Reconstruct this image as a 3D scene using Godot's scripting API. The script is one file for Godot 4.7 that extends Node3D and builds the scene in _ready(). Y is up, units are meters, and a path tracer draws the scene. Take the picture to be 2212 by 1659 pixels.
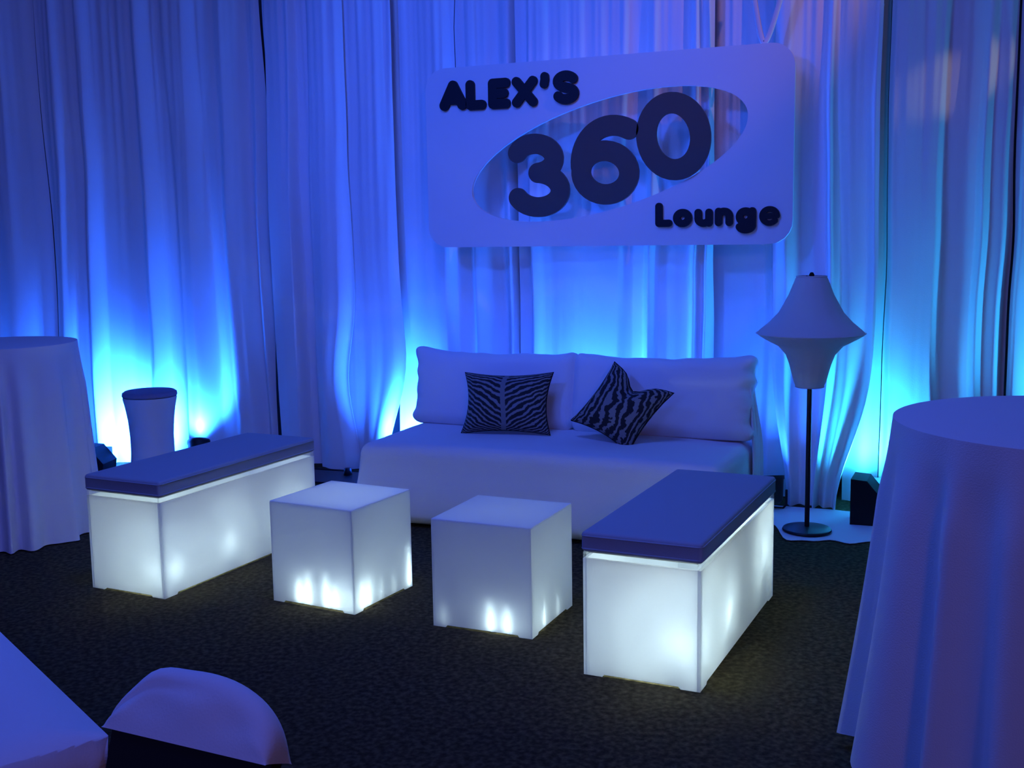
extends Node3D
# A lounge corner at an evening event: white drape wall washed by blue uplights,
# lit acrylic benches and cubes, a slip-covered sofa and a hanging sign.
# x runs along the drape wall, +z comes out from it, y is up, metres.

const WALL_Z := -6.78
var rng := RandomNumberGenerator.new()
var fold_noise := FastNoiseLite.new()

# ------------------------------------------------------------------ ways to bend cloth
class Bend:
	var noise: FastNoiseLite
	var size := Vector3.ONE
	var k := 0
	func _init(nz: FastNoiseLite, s: Vector3, kk := 0) -> void:
		noise = nz
		size = s
		k = kk
	func move(q: Vector3) -> Vector3:
		return q

class PadBend extends Bend:
	func move(q: Vector3) -> Vector3:
		var e := (1.0 - pow(q.x / (size.x / 2), 2.0)) * (1.0 - pow(q.z / (size.z / 2), 2.0))
		return q + Vector3(0, 0.012 * e if q.y > 0 else 0.0, 0)

class SeatBend extends Bend:
	func move(q: Vector3) -> Vector3:
		var w := size.x
		var h := size.y
		var d := size.z
		var y := (q.y + h / 2) / h
		var o := Vector3(q.x, q.y, q.z)
		var flare := 1.0 - smoothstep(0.0, 0.9, y)
		o.x += signf(q.x) * 0.03 * flare * absf(q.x) / (w / 2)
		o.z += signf(q.z) * 0.05 * flare * absf(q.z) / (d / 2)
		var edge := absf(q.z) / (d / 2)
		o.z += signf(q.z) * 0.02 * flare * edge * noise.get_noise_2d(q.x * 110.0, 9.0 + y * 6.0)
		o.x += signf(q.x) * 0.02 * flare * noise.get_noise_2d(q.z * 130.0, 40.0 + y * 6.0)
		if q.y > 0:
			o.y += 0.015 * (1.0 - pow(q.x / (w / 2), 2.0)) + 0.008 * noise.get_noise_2d(q.x * 60.0, q.z * 60.0)
		return o

class BackBend extends Bend:
	func move(q: Vector3) -> Vector3:
		var side := -1.0 if k == 0 else 1.0
		var u := q.x / (size.x / 2)
		var vv := q.y / (size.y / 2)
		var o := q
		o.z *= 0.62 + 0.38 * (1.0 - pow(absf(vv), 3.0)) * (1.0 - pow(absf(u), 6.0)) + 0.15
		# outer corners stand out as ears, the top edge sags between them
		var ear := smoothstep(0.72, 1.0, u * side) * smoothstep(0.45, 1.0, vv)
		o.x += side * 0.055 * ear
		o.y += 0.016 * ear
		o.y += -0.02 * smoothstep(0.4, 1.0, vv) * (1.0 - pow(absf(u), 2.0)) + 0.012 * smoothstep(0.3, 1.0, vv) * noise.get_noise_2d(q.x * 150.0 + 90.0 * k, 5.0)
		o.y += 0.025 * smoothstep(0.86, 1.0, -u * side) * smoothstep(0.5, 1.0, vv)
		var gather := smoothstep(0.8, 1.0, u * side) * (1.0 if k == 1 else 0.35)
		o.z += 0.05 * gather * noise.get_noise_2d(q.y * 320.0, 60.0 + q.x * 120.0)
		o.x += side * 0.045 * gather * noise.get_noise_2d(q.y * 260.0, 160.0)
		o.x += side * 0.025 * smoothstep(0.2, 1.0, -vv) * maxf(0.0, u * side)
		o.z += 0.008 * noise.get_noise_2d(q.x * 50.0 + 500.0 * k, q.y * 50.0)
		return o

# sideways and outward move of a drape: 1 loose edge, 2 narrow panel, 3 gathered at the floor
func drape_warp(kind: int, x: float, y: float) -> Vector3:
	if kind == 1:
		var edge := smoothstep(-4.45, -4.1, x)
		var w := -0.06 * exp(-pow((y - 0.62) / 0.33, 2.0)) + 0.03 * exp(-pow((y - 0.1) / 0.25, 2.0)) + 0.02 * exp(-pow((y - 1.5) / 0.5, 2.0))
		return Vector3(w * edge, 0, 0.02 * edge)
	if kind == 2:
		var edge := smoothstep(-4.1, -3.78, x)
		return Vector3(edge * (0.02 + 0.05 * exp(-pow((y - 0.75) / 0.35, 2.0)) - 0.10 * exp(-pow(y / 0.45, 2.0))), 0, 0.05 * edge * exp(-pow(y / 0.9, 2.0)))
	if kind == 3:
		var s := 1.0 - smoothstep(0.0, 1.15, y)
		return Vector3((-1.04 - x) * 0.5 * s * s, 0, 0.07 * s * s)
	return Vector3.ZERO

# ------------------------------------------------------------------ mesh helper
class MB:
	var v := PackedVector3Array()
	var n := PackedVector3Array()
	var uv := PackedVector2Array()
	var ix := PackedInt32Array()

	# points p[i * nv + j]; outward side is du x dv (flip turns it round)
	func grid(p: PackedVector3Array, nu: int, nv: int, wrap_u := false, flip := false, wrap_v := false) -> void:
		var nn := MB.normals(p, nu, nv, wrap_u, wrap_v)
		var base := v.size()
		for i in nu:
			for j in nv:
				v.append(p[i * nv + j])
				n.append(-nn[i * nv + j] if flip else nn[i * nv + j])
				uv.append(Vector2(float(i) / (nu if wrap_u else nu - 1), float(j) / (nv - 1)))
		for i in (nu if wrap_u else nu - 1):
			for j in (nv if wrap_v else nv - 1):
				var a := base + i * nv + j
				var b := base + ((i + 1) % nu) * nv + j
				var c := base + ((i + 1) % nu) * nv + (j + 1) % nv
				var d := base + i * nv + (j + 1) % nv
				if flip:
					ix.append_array([a, b, c, a, c, d])
				else:
					ix.append_array([a, c, b, a, d, c])

	static func normals(p: PackedVector3Array, nu: int, nv: int, wrap_u := false, wrap_v := false) -> PackedVector3Array:
		var out := PackedVector3Array()
		out.resize(nu * nv)
		for i in nu:
			var i0 := (i - 1 + nu) % nu if wrap_u else maxi(i - 1, 0)
			var i1 := (i + 1) % nu if wrap_u else mini(i + 1, nu - 1)
			for j in nv:
				var j0 := (j - 1 + nv) % nv if wrap_v else maxi(j - 1, 0)
				var j1 := (j + 1) % nv if wrap_v else mini(j + 1, nv - 1)
				var c := (p[i1 * nv + j] - p[i0 * nv + j]).cross(p[i * nv + j1] - p[i * nv + j0])
				out[i * nv + j] = c.normalized() if c.length_squared() > 1e-16 else Vector3.UP
		return out

	# a sheet with real thickness: front, back and edges
	func sheet(p: PackedVector3Array, nu: int, nv: int, t: float, wrap_u := false) -> void:
		var nn := MB.normals(p, nu, nv, wrap_u)
		var q := PackedVector3Array()
		q.resize(p.size())
		for k in p.size():
			q[k] = p[k] - nn[k] * t
		grid(p, nu, nv, wrap_u)
		grid(q, nu, nv, wrap_u, true)
		for j in [0, nv - 1]:
			for i in (nu if wrap_u else nu - 1):
				var a := i * nv + int(j)
				var b := ((i + 1) % nu) * nv + int(j)
				if j == 0:
					quad(p[a], q[a], q[b], p[b])
				else:
					quad(p[a], p[b], q[b], q[a])
		if not wrap_u:
			for i in [0, nu - 1]:
				for j in nv - 1:
					var a := int(i) * nv + j
					var b := a + 1
					if i == 0:
						quad(p[a], p[b], q[b], q[a])
					else:
						quad(p[a], q[a], q[b], p[b])

	# flat quad, corners counter-clockwise seen from outside
	func quad(a: Vector3, b: Vector3, c: Vector3, d: Vector3) -> void:
		var nn := (b - a).cross(c - a)
		if nn.length_squared() < 1e-18:
			nn = (c - a).cross(d - a)
		nn = nn.normalized()
		var k := v.size()
		for e in [a, b, c, d]:
			v.append(e)
			n.append(nn)
		uv.append_array([Vector2(0, 0), Vector2(1, 0), Vector2(1, 1), Vector2(0, 1)])
		ix.append_array([k, k + 2, k + 1, k, k + 3, k + 2])

	func tri(a: Vector3, b: Vector3, c: Vector3) -> void:
		var nn := (b - a).cross(c - a).normalized()
		var k := v.size()
		for e in [a, b, c]:
			v.append(e)
			n.append(nn)
			uv.append(Vector2(e.x, e.y))
		ix.append_array([k, k + 2, k + 1])

	# polygon (counter-clockwise in the a,b plane) pushed along a x b by depth
	func prism(poly: PackedVector2Array, o: Vector3, a: Vector3, b: Vector3, depth: float) -> void:
		var nn := a.cross(b).normalized() * depth
		var t := Geometry2D.triangulate_polygon(poly)
		for k in range(0, t.size(), 3):
			var q := []
			for m in 3:
				q.append(o + a * poly[t[k + m]].x + b * poly[t[k + m]].y)
			if (q[1] - q[0]).cross(q[2] - q[0]).dot(nn) < 0:
				var s = q[1]
				q[1] = q[2]
				q[2] = s
			tri(q[0] + nn, q[1] + nn, q[2] + nn)
			tri(q[0], q[2], q[1])
		for k in poly.size():
			var p0 := o + a * poly[k].x + b * poly[k].y
			var e := poly[(k + 1) % poly.size()]
			var p1 := o + a * e.x + b * e.y
			quad(p0, p1, p1 + nn, p0 + nn)

	# box with rounded edges; bend may move each point
	func rbox(c: Vector3, s: Vector3, r: float, m := 3, bend: Bend = null, fine := 1) -> void:
		var h := s / 2
		for ax in 3:
			var bx := (ax + 1) % 3
			var cx := (ax + 2) % 3
			var lu := MB.steps(h[bx], r, m, fine)
			var lv := MB.steps(h[cx], r, m, fine)
			for sg in [-1.0, 1.0]:
				var base := v.size()
				var p := PackedVector3Array()
				var nn := PackedVector3Array()
				for u in lu:
					for w in lv:
						var q := Vector3.ZERO
						q[ax] = h[ax] * sg
						q[bx] = u
						q[cx] = w
						var inner := q.clamp(-(h - Vector3.ONE * r), h - Vector3.ONE * r)
						var d := (q - inner).normalized()
						if r <= 0:
							d = Vector3.ZERO
							d[ax] = sg
						q = inner + d * r
						p.append(c + (bend.move(q) if bend else q))
						nn.append(d)
				if bend:
					grid(p, lu.size(), lv.size(), false, sg < 0)
				else:
					for k in p.size():
						v.append(p[k])
						n.append(nn[k])
						uv.append(Vector2((p[k][bx]), (p[k][cx])))
					var nv := lv.size()
					for i in lu.size() - 1:
						for j in nv - 1:
							var k := base + i * nv + j
							if sg < 0:
								ix.append_array([k, k + nv, k + nv + 1, k, k + nv + 1, k + 1])
							else:
								ix.append_array([k, k + nv + 1, k + nv, k, k + 1, k + nv + 1])

	static func steps(h: float, r: float, m: int, fine: int) -> PackedFloat32Array:
		var o := PackedFloat32Array()
		for k in m:
			o.append(-h + r * (1.0 - cos(PI / 2 * k / m)) * 0.0 + r * float(k) / m)
		for k in fine + 1:
			o.append(lerpf(-h + r, h - r, float(k) / fine))
		for k in range(1, m + 1):
			o.append(h - r + r * float(k) / m)
		return o

	# profile of (radius, height) from bottom to top turned about y at c
	func lathe(prof: PackedVector2Array, c: Vector3, seg := 32) -> void:
		var p := PackedVector3Array()
		for i in seg:
			var a := -TAU * i / seg
			for q in prof:
				p.append(c + Vector3(cos(a) * q.x, q.y, sin(a) * q.x))
		grid(p, seg, prof.size(), true)

	func tube(path: PackedVector3Array, r: float, seg := 10, flat := 1.0) -> void:
		var p := PackedVector3Array()
		for k in path.size():
			var t := (path[mini(k + 1, path.size() - 1)] - path[maxi(k - 1, 0)]).normalized()
			var side := t.cross(Vector3.FORWARD if absf(t.z) < 0.9 else Vector3.UP).normalized()
			var up := side.cross(t)
			for i in seg:
				var a := TAU * i / seg
				p.append(path[k] + side * cos(a) * r + up * sin(a) * r * flat)
		grid(p, path.size(), seg, false, true, true)
		for e in [0, path.size() - 1]:
			for i in seg:
				var a := p[int(e) * seg + i]
				var b := p[int(e) * seg + (i + 1) % seg]
				if e == 0:
					tri(path[int(e)], a, b)
				else:
					tri(path[int(e)], b, a)

	func mesh() -> ArrayMesh:
		var arr := []
		arr.resize(Mesh.ARRAY_MAX)
		arr[Mesh.ARRAY_VERTEX] = v
		arr[Mesh.ARRAY_NORMAL] = n
		arr[Mesh.ARRAY_TEX_UV] = uv
		arr[Mesh.ARRAY_INDEX] = ix
		var am := ArrayMesh.new()
		am.add_surface_from_arrays(Mesh.PRIMITIVE_TRIANGLES, arr)
		return am

# ------------------------------------------------------------------ node helpers
func obj(called: String, mb: MB, m: Material, parent: Node = null) -> MeshInstance3D:
	var o := MeshInstance3D.new()
	o.name = called
	o.mesh = mb.mesh()
	o.material_override = null
	o.mesh.surface_set_material(0, m)
	(parent if parent else self).add_child(o, true)
	return o

func numbered(called: String) -> String:
	if not has_node(called):
		return called
	var k := 1
	while has_node("%s_%03d" % [called, k]):
		k += 1
	return "%s_%03d" % [called, k]

func tag(o: Node, label: String, category: String, group := "") -> Node:
	o.set_meta("label", label)
	o.set_meta("category", category)
	if group:
		o.set_meta("group", group)
	return o

func thing(called: String, label: String, category: String, at := Vector3.ZERO, turn := 0.0, group := "") -> Node3D:
	var o := Node3D.new()
	o.name = numbered(called)
	add_child(o)
	o.position = at
	o.rotation.y = turn
	tag(o, label, category, group)
	return o

func struct(called: String, mb: MB, m: Material) -> MeshInstance3D:
	var o := obj(called, mb, m)
	o.set_meta("kind", "structure")
	return o

func mat(lin: Color, rough := 0.8, spec := 0.4) -> StandardMaterial3D:
	var m := StandardMaterial3D.new()
	m.albedo_color = lin.linear_to_srgb()
	m.roughness = rough
	m.metallic_specular = spec
	return m

func weave(m: StandardMaterial3D, scale: float, depth: float, freq := 0.08) -> StandardMaterial3D:
	var nt := NoiseTexture2D.new()
	nt.width = 512
	nt.height = 512
	nt.seamless = true
	nt.noise = FastNoiseLite.new()
	nt.noise.seed = 11
	nt.noise.frequency = freq
	m.uv1_triplanar = true
	m.uv1_world_triplanar = true
	m.uv1_scale = Vector3.ONE * scale
	m.heightmap_enabled = true
	m.heightmap_texture = nt
	m.heightmap_scale = depth
	return m

func glow(c: Color, e: float) -> StandardMaterial3D:
	var m := StandardMaterial3D.new()
	m.albedo_color = Color(0.8, 0.8, 0.8)
	m.roughness = 0.4
	m.emission_enabled = true
	m.emission = c
	m.emission_energy_multiplier = e
	return m

func spot(parent: Node, at: Vector3, dir: Vector3, c: Color, energy: float, angle: float, soft := 1.0, size := 0.04) -> SpotLight3D:
	var l := SpotLight3D.new()
	l.name = "spot_light"
	l.light_color = c
	l.light_energy = energy
	l.spot_angle = angle
	l.spot_angle_attenuation = soft
	l.spot_range = 20
	l.spot_attenuation = 2
	l.light_size = size
	l.shadow_enabled = true
	parent.add_child(l, true)
	l.position = at
	l.basis = Basis.looking_at(dir, Vector3.UP if absf(dir.normalized().y) < 0.99 else Vector3.RIGHT)
	return l

func omni(parent: Node, at: Vector3, c: Color, energy: float, size := 0.03) -> OmniLight3D:
	var l := OmniLight3D.new()
	l.name = "omni_light"
	l.light_color = c
	l.light_energy = energy
	l.omni_range = 20
	l.omni_attenuation = 2
	l.light_size = size
	l.shadow_enabled = true
	parent.add_child(l, true)
	l.position = at
	return l

# ------------------------------------------------------------------ colours of light
var BLUE := Color(0.013, 0.125, 1.0).linear_to_srgb()
var TEAL := Color(0.02, 0.34, 0.85).linear_to_srgb()
var WASH := Color(0.06, 0.135, 1.0).linear_to_srgb()
var AMBER := Color(1.0, 0.42, 0.3).linear_to_srgb()
var LED := Color(0.72, 0.97, 1.0).linear_to_srgb()

# ------------------------------------------------------------------ materials
var M := {}

func make_materials() -> void:
	M.drape = weave(mat(Color(0.8, 0.8, 0.82), 0.85), 3.0, 0.05)
	M.cover = weave(mat(Color(0.78, 0.77, 0.78), 0.9), 4.0, 0.08)
	M.cloth = weave(mat(Color(0.74, 0.73, 0.76), 0.9), 4.0, 0.06)
	M.spandex = mat(Color(0.7, 0.69, 0.72), 0.7)
	M.stool_top = mat(Color(0.2, 0.19, 0.3), 0.8)
	M.acrylic = mat(Color(0.86, 0.89, 0.92), 0.35)
	M.acrylic.backlight_enabled = true
	M.acrylic.backlight = Color(1, 1, 1)
	M.clear = StandardMaterial3D.new()
	M.clear.albedo_color = Color(0.95, 0.98, 1.0, 0.08)
	M.clear.transparency = BaseMaterial3D.TRANSPARENCY_ALPHA
	M.clear.roughness = 0.05
	M.cushion = weave(mat(Color(0.4, 0.42, 0.46), 0.9), 8.0, 0.06)
	M.black = mat(Color(0.012, 0.012, 0.014), 0.5)
	M.matte_black = mat(Color(0.008, 0.007, 0.009), 0.9)
	M.board = mat(Color(0.78, 0.78, 0.8), 0.7)
	M.plywood = mat(Color(0.3, 0.24, 0.17), 0.7)
	M.letter = mat(Color(0.006, 0.005, 0.012), 0.6)
	M.digit = weave(mat(Color(0.075, 0.062, 0.06), 0.45, 0.6), 30.0, 0.1, 0.3)
	M.steel = mat(Color(0.03, 0.03, 0.04), 0.4)
	M.steel.metallic = 0.6
	M.shade = mat(Color(0.82, 0.82, 0.82), 0.9)
	M.shade.backlight_enabled = true
	M.shade.backlight = Color(0.9, 0.9, 0.9)
	M.wall = mat(Color(0.16, 0.16, 0.17), 0.9)
	M.ceiling = mat(Color(0.3, 0.3, 0.3), 0.9)
	var cm := mat(Color(1, 1, 1), 1.0, 0.1)
	var nt := NoiseTexture2D.new()
	nt.width = 1024
	nt.height = 1024
	nt.seamless = true
	nt.noise = FastNoiseLite.new()
	nt.noise.seed = 5
	nt.noise.frequency = 0.05
	nt.noise.fractal_octaves = 4
	var g := Gradient.new()
	g.set_color(0, Color(0.026, 0.02, 0.01).linear_to_srgb())
	g.set_color(1, Color(0.115, 0.088, 0.045).linear_to_srgb())
	nt.color_ramp = g
	cm.albedo_texture = nt
	cm.uv1_triplanar = true
	cm.uv1_world_triplanar = true
	cm.uv1_scale = Vector3.ONE * 0.6
	var ht := NoiseTexture2D.new()
	ht.width = 512
	ht.height = 512
	ht.seamless = true
	ht.noise = FastNoiseLite.new()
	ht.noise.seed = 6
	ht.noise.frequency = 0.2
	cm.heightmap_enabled = true
	cm.heightmap_texture = ht
	cm.heightmap_scale = 0.15
	M.carpet = cm

# ------------------------------------------------------------------ drapes
func drape_z(x: float) -> float:
	var d := maxf(0.0, -4.75 - x)
	return WALL_Z + 0.457 * (sqrt(d * d + 0.02) - 0.141)

# depth profile: control points [x, z] joined smoothly
func prof(c: Array, x: float) -> float:
	if x <= c[0][0]:
		return c[0][1]
	for k in c.size() - 1:
		if x <= c[k + 1][0]:
			var t: float = (x - c[k][0]) / (c[k + 1][0] - c[k][0])
			return lerpf(c[k][1], c[k + 1][1], t * t * (3 - 2 * t))
	return c[c.size() - 1][1]

# warp(x, y) gives the sideways and outward move of the cloth
func drape(x0: float, x1: float, out: float, c: Array, label: String, warp := 0, pleat := 0.010, top := 3.5, fullness := 1.35) -> void:
	var nu := int((x1 - x0) / 0.0085) + 2
	var nv := 40
	var p := PackedVector3Array()
	for i in nu:
		var x := lerpf(x0, x1, float(i) / (nu - 1))
		for j in nv:
			var t := float(j) / (nv - 1)
			var y := lerpf(0.004, top, t)
			var up := smoothstep(1.2, 3.3, y)
			var q := Vector3(x, y, drape_z(x) + out)
			q.z += prof(c, x + 0.012 * sin(y * 1.7 + x * 3.0)) * fullness * (1.0 - 0.55 * up)
			q.z += pleat * (0.1 + 0.9 * up) * fold_noise.get_noise_2d(x * 520.0, y * 6.0) * 2.0
			q.z += 0.014 * fold_noise.get_noise_2d(x * 60.0 + 300.0, y * 30.0)
			q.x += 0.02 * fold_noise.get_noise_2d(x * 30.0 + 77.0, y * 30.0) * (1.0 - up)
			q += drape_warp(warp, x, y)
			p.append(q)
	var mb := MB.new()
	mb.sheet(p, nu, nv, 0.004)
	var o := obj(numbered("drape"), mb, M.drape)
	tag(o, label, "drape", "white drape panels of the back wall")

func make_drapes() -> void:
	drape(-8.3, -6.235, 0.0, [[-8.3, 0.0], [-8.0, 0.05], [-7.7, -0.03], [-7.4, 0.05], [-7.1, -0.02], [-6.85, 0.04], [-6.6, -0.02], [-6.42, 0.045], [-6.3, 0.0], [-6.24, -0.03]],
		"white drape panel beside the dark seam behind the tall table by the stool")
	drape(-6.23, -4.79, 0.01, [[-6.23, -0.04], [-6.16, 0.01], [-6.1, 0.055], [-6.06, -0.01], [-5.99, -0.005], [-5.93, 0.05], [-5.88, -0.02], [-5.75, -0.015], [-5.62, 0.0], [-5.56, 0.045], [-5.5, -0.025], [-5.42, -0.015], [-5.36, 0.035], [-5.28, 0.055], [-5.2, -0.04], [-5.1, -0.01], [-5.02, 0.05], [-4.96, 0.03], [-4.9, -0.04], [-4.82, 0.03], [-4.78, -0.05]],
		"wide white drape panel hanging behind the hourglass stool")
	drape(-4.765, -4.1, 0.035, [[-4.765, -0.06], [-4.72, 0.03], [-4.62, 0.05], [-4.53, 0.055], [-4.5, -0.03], [-4.43, -0.045], [-4.38, 0.03], [-4.28, 0.06], [-4.18, 0.05], [-4.1, 0.0]],
		"white drape panel with deep folds behind the end of the far lit bench",
		1)
	drape(-4.24, -3.78, 0.02, [[-4.24, 0.0], [-4.1, 0.012], [-3.95, 0.02], [-3.85, 0.02], [-3.78, -0.01]],
		"narrow smooth white drape panel between the deep folds and the sofa end",
		2, 0.014)
	drape(-3.84, -2.92, -0.085, [[-3.84, -0.01], [-3.7, 0.0], [-3.55, 0.02], [-3.42, 0.05], [-3.37, -0.01], [-3.28, -0.03], [-3.22, 0.02], [-3.12, 0.0], [-3.03, -0.025], [-2.96, 0.04], [-2.9, -0.05]],
		"white drape panel behind the half of the sofa with the upright zebra pillow")
	drape(-2.91, -1.63, -0.02, [[-2.91, -0.04], [-2.83, -0.04], [-2.79, 0.03], [-2.7, 0.015], [-2.5, 0.03], [-2.35, 0.025], [-2.2, 0.04], [-2.12, -0.02], [-2.06, -0.025], [-2.0, 0.045], [-1.95, -0.01], [-1.88, 0.0], [-1.78, -0.02], [-1.73, 0.045], [-1.7, 0.0], [-1.66, 0.045], [-1.63, -0.03]],
		"white drape panel behind the half of the sofa with the tilted zebra pillow")
	drape(-1.66, -1.1, -0.13, [[-1.66, -0.02], [-1.58, -0.015], [-1.45, 0.0], [-1.36, -0.01], [-1.3, 0.035], [-1.22, 0.03], [-1.1, 0.0]],
		"flat white drape panel beside the sofa end, next to the floor lamp pole")
	drape(-1.27, -0.68, 0.02, [[-1.27, -0.01], [-1.2, 0.03], [-1.12, -0.02], [-1.04, 0.0], [-0.98, -0.01], [-0.94, 0.05], [-0.9, -0.02], [-0.83, 0.02], [-0.75, 0.0], [-0.69, 0.05], [-0.68, 0.04]],
		"white drape panel gathered to a bunched tip on the floor behind the floor lamp",
		3, 0.012, 3.5, 1.5)
	drape(-0.86, -0.655, -0.12, [[-0.86, 0.0], [-0.75, 0.03], [-0.648, 0.0]],
		"strip of white drape lit teal above the black wedge uplight", 0, 0.006)
	drape(-0.643, 0.0, -0.02, [[-0.643, -0.02], [-0.6, 0.04], [-0.48, 0.05], [-0.37, 0.05], [-0.33, -0.03], [-0.24, -0.02], [-0.18, -0.01], [-0.14, 0.05], [-0.1, -0.01], [-0.04, 0.02], [0.0, -0.06]],
		"white drape panel lit teal beside the cocktail table with flared cloth")
	drape(0.012, 1.6, -0.02, [[0.0, -0.06], [0.05, 0.02], [0.2, -0.02], [0.4, 0.05], [0.6, -0.02], [0.8, 0.04], [1.0, 0.0], [1.3, 0.05], [1.6, 0.0]],
		"white drape panel past the last dark seam above the cocktail table")

# ------------------------------------------------------------------ uplights
func par_can(at: Vector3, aim: Vector3, c: Color, energy: float, angle: float, label: String) -> void:
	var t := thing("par_can_uplight", label, "uplight", at, 0.0, "round black uplights behind the sofa and benches")
	var h := MB.new()
	h.lathe(PackedVector2Array([Vector2(0, -0.09), Vector2(0.045, -0.09), Vector2(0.065, -0.07), Vector2(0.075, 0.05), Vector2(0.08, 0.055), Vector2(0.08, 0.075), Vector2(0.068, 0.075), Vector2(0.066, 0.055)]), Vector3.ZERO, 24)
	var head := obj("housing", h, M.black, t)
	head.position = Vector3(0, 0.12, 0)
	var dir := aim.normalized()
	head.basis = Basis(Quaternion(Vector3.UP, dir))
	var l := MB.new()
	l.lathe(PackedVector2Array([Vector2(0.0, 0.053), Vector2(0.066, 0.053), Vector2(0.06, 0.058), Vector2(0.0, 0.061)]), Vector3.ZERO, 24)
	obj("lens", l, glow(c, 2.0), head)
	var y := MB.new()
	y.tube(PackedVector3Array([Vector3(-0.09, 0.12, 0), Vector3(-0.09, 0.03, 0), Vector3(-0.07, 0.008, 0), Vector3(0.07, 0.008, 0), Vector3(0.09, 0.03, 0), Vector3(0.09, 0.12, 0)]), 0.007, 8)
	obj("yoke", y, M.black, t)
	spot(t, Vector3(0, 0.12, 0) + dir * 0.07, dir, c, energy, angle, 1.0, 0.06)

func wedge_uplight(at: Vector3, turn: float, aim: Vector3, c: Color, energy: float, angle: float, label: String) -> void:
	var t := thing("wedge_uplight", label, "uplight", at, turn, "black wedge uplights on the floor")
	var b := MB.new()
	b.prism(PackedVector2Array([Vector2(-0.085, 0.0), Vector2(0.06, 0.0), Vector2(0.085, 0.155), Vector2(0.0, 0.255), Vector2(-0.085, 0.26)]), Vector3(0, 0, -0.1), Vector3.RIGHT, Vector3.UP, 0.2)
	obj("housing", b, M.matte_black, t)
	var lens := MB.new()
	lens.rbox(Vector3.ZERO, Vector3(0.13, 0.09, 0.006), 0.003, 2)
	var lo := obj("lens", lens, glow(c, 2.0), t)
	lo.position = Vector3(-0.01, 0.19, -0.1035)
	spot(t, Vector3(-0.01, 0.19, -0.125), (t.global_basis.inverse() * aim), c, energy, angle, 1.0, 0.05)

func make_uplights() -> void:
	wedge_uplight(Vector3(-5.5, 0, -5.74), 0.3, Vector3(-0.35, 0.45, -0.85), BLUE, 2.0, 62, "black wedge uplight between the tall draped table and the hourglass stool")
	par_can(Vector3(-5.42, 0, -6.12), Vector3(-0.6, 0.22, -0.6), BLUE, 30.0, 60, "unseen round black uplight behind the hourglass stool")  # out of view, placed to light the low hot patch on the drape
	par_can(Vector3(-5.2, 0, -6.4), Vector3(-0.25, 0.8, -0.35), BLUE, 6.0, 50, "round black uplight at the drape behind the far lit bench")
	par_can(Vector3(-6.75, 0, -5.6), Vector3(0.1, 1.0, -0.3), BLUE, 1.2, 45, "unseen round black uplight behind the tall draped table")  # out of view, lights the outermost drape panel
	par_can(Vector3(-3.66, 0, -6.56), Vector3(-0.15, 0.45, -0.6), BLUE, 13.0, 62, "round black uplight on the floor behind the zebra pillow end of the sofa")
	par_can(Vector3(-2.3, 0, -6.6), Vector3(0, 1.0, -0.25), BLUE, 8.5, 62, "round black uplight hidden behind the middle of the sofa")
	par_can(Vector3(-1.22, 0, -6.56), Vector3(-0.1, 1.0, -0.2), BLUE, 1.3, 50, "round black uplight beside the sofa end near the lamp")
	wedge_uplight(Vector3(-0.66, 0, -6.42), 0.0, Vector3(-0.15, 0.8, -0.5), TEAL, 4.5, 62, "black wedge uplight on the floor beside the floor lamp base")
	par_can(Vector3(0.6, 0, -6.5), Vector3(-0.2, 1.0, -0.2), TEAL, 4.0, 50, "unseen round black uplight behind the cocktail table with flared cloth")  # out of view, placed to light the teal drape panels

# ------------------------------------------------------------------ lit acrylic furniture
func panel(called: String, parent: Node, w: float, h: float, th: float, at: Vector3, turn: float, foot: float, m: Material) -> void:
	# upright sheet whose lower edge is cut away between two feet; local x runs along it, +z is outside
	var b := MB.new()
	var f := 0.009
	var poly := PackedVector2Array([Vector2(-w / 2, 0), Vector2(-w / 2 + foot, 0), Vector2(-w / 2 + foot + 0.008, f), Vector2(w / 2 - foot - 0.008, f), Vector2(w / 2 - foot, 0), Vector2(w / 2, 0), Vector2(w / 2, h), Vector2(-w / 2, h)])
	b.prism(poly, Vector3(0, 0, -th), Vector3.RIGHT, Vector3.UP, th)
	var o := obj(called, b, m, parent)
	o.position = at
	o.rotation.y = turn

func bulb_lamp(at: Vector3, energy: float, label: String, group := "", tall := 0.1) -> void:
	# short lamp: flat foot, stem and a round bulb
	var t := thing("bulb_lamp", label, "light", at, 0.0, group)
	var b := MB.new()
	b.lathe(PackedVector2Array([Vector2(0, 0), Vector2(0.03, 0), Vector2(0.03, 0.006), Vector2(0.009, 0.01), Vector2(0.009, tall - 0.026), Vector2(0.013, tall - 0.024), Vector2(0.013, tall - 0.017)]), Vector3.ZERO, 16)
	obj("stand", b, M.board, t)
	var l := MB.new()
	var pr := PackedVector2Array()
	for k in 9:
		var a := lerpf(-PI / 2, PI / 2, k / 8.0)
		pr.append(Vector2(0.021 * cos(a), tall + 0.005 + 0.021 * sin(a)))
	l.lathe(pr, Vector3.ZERO, 16)
	obj("bulb", l, glow(LED, 4.0), t)
	omni(t, Vector3(0, tall + 0.05, 0), LED, energy, 0.018)

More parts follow.
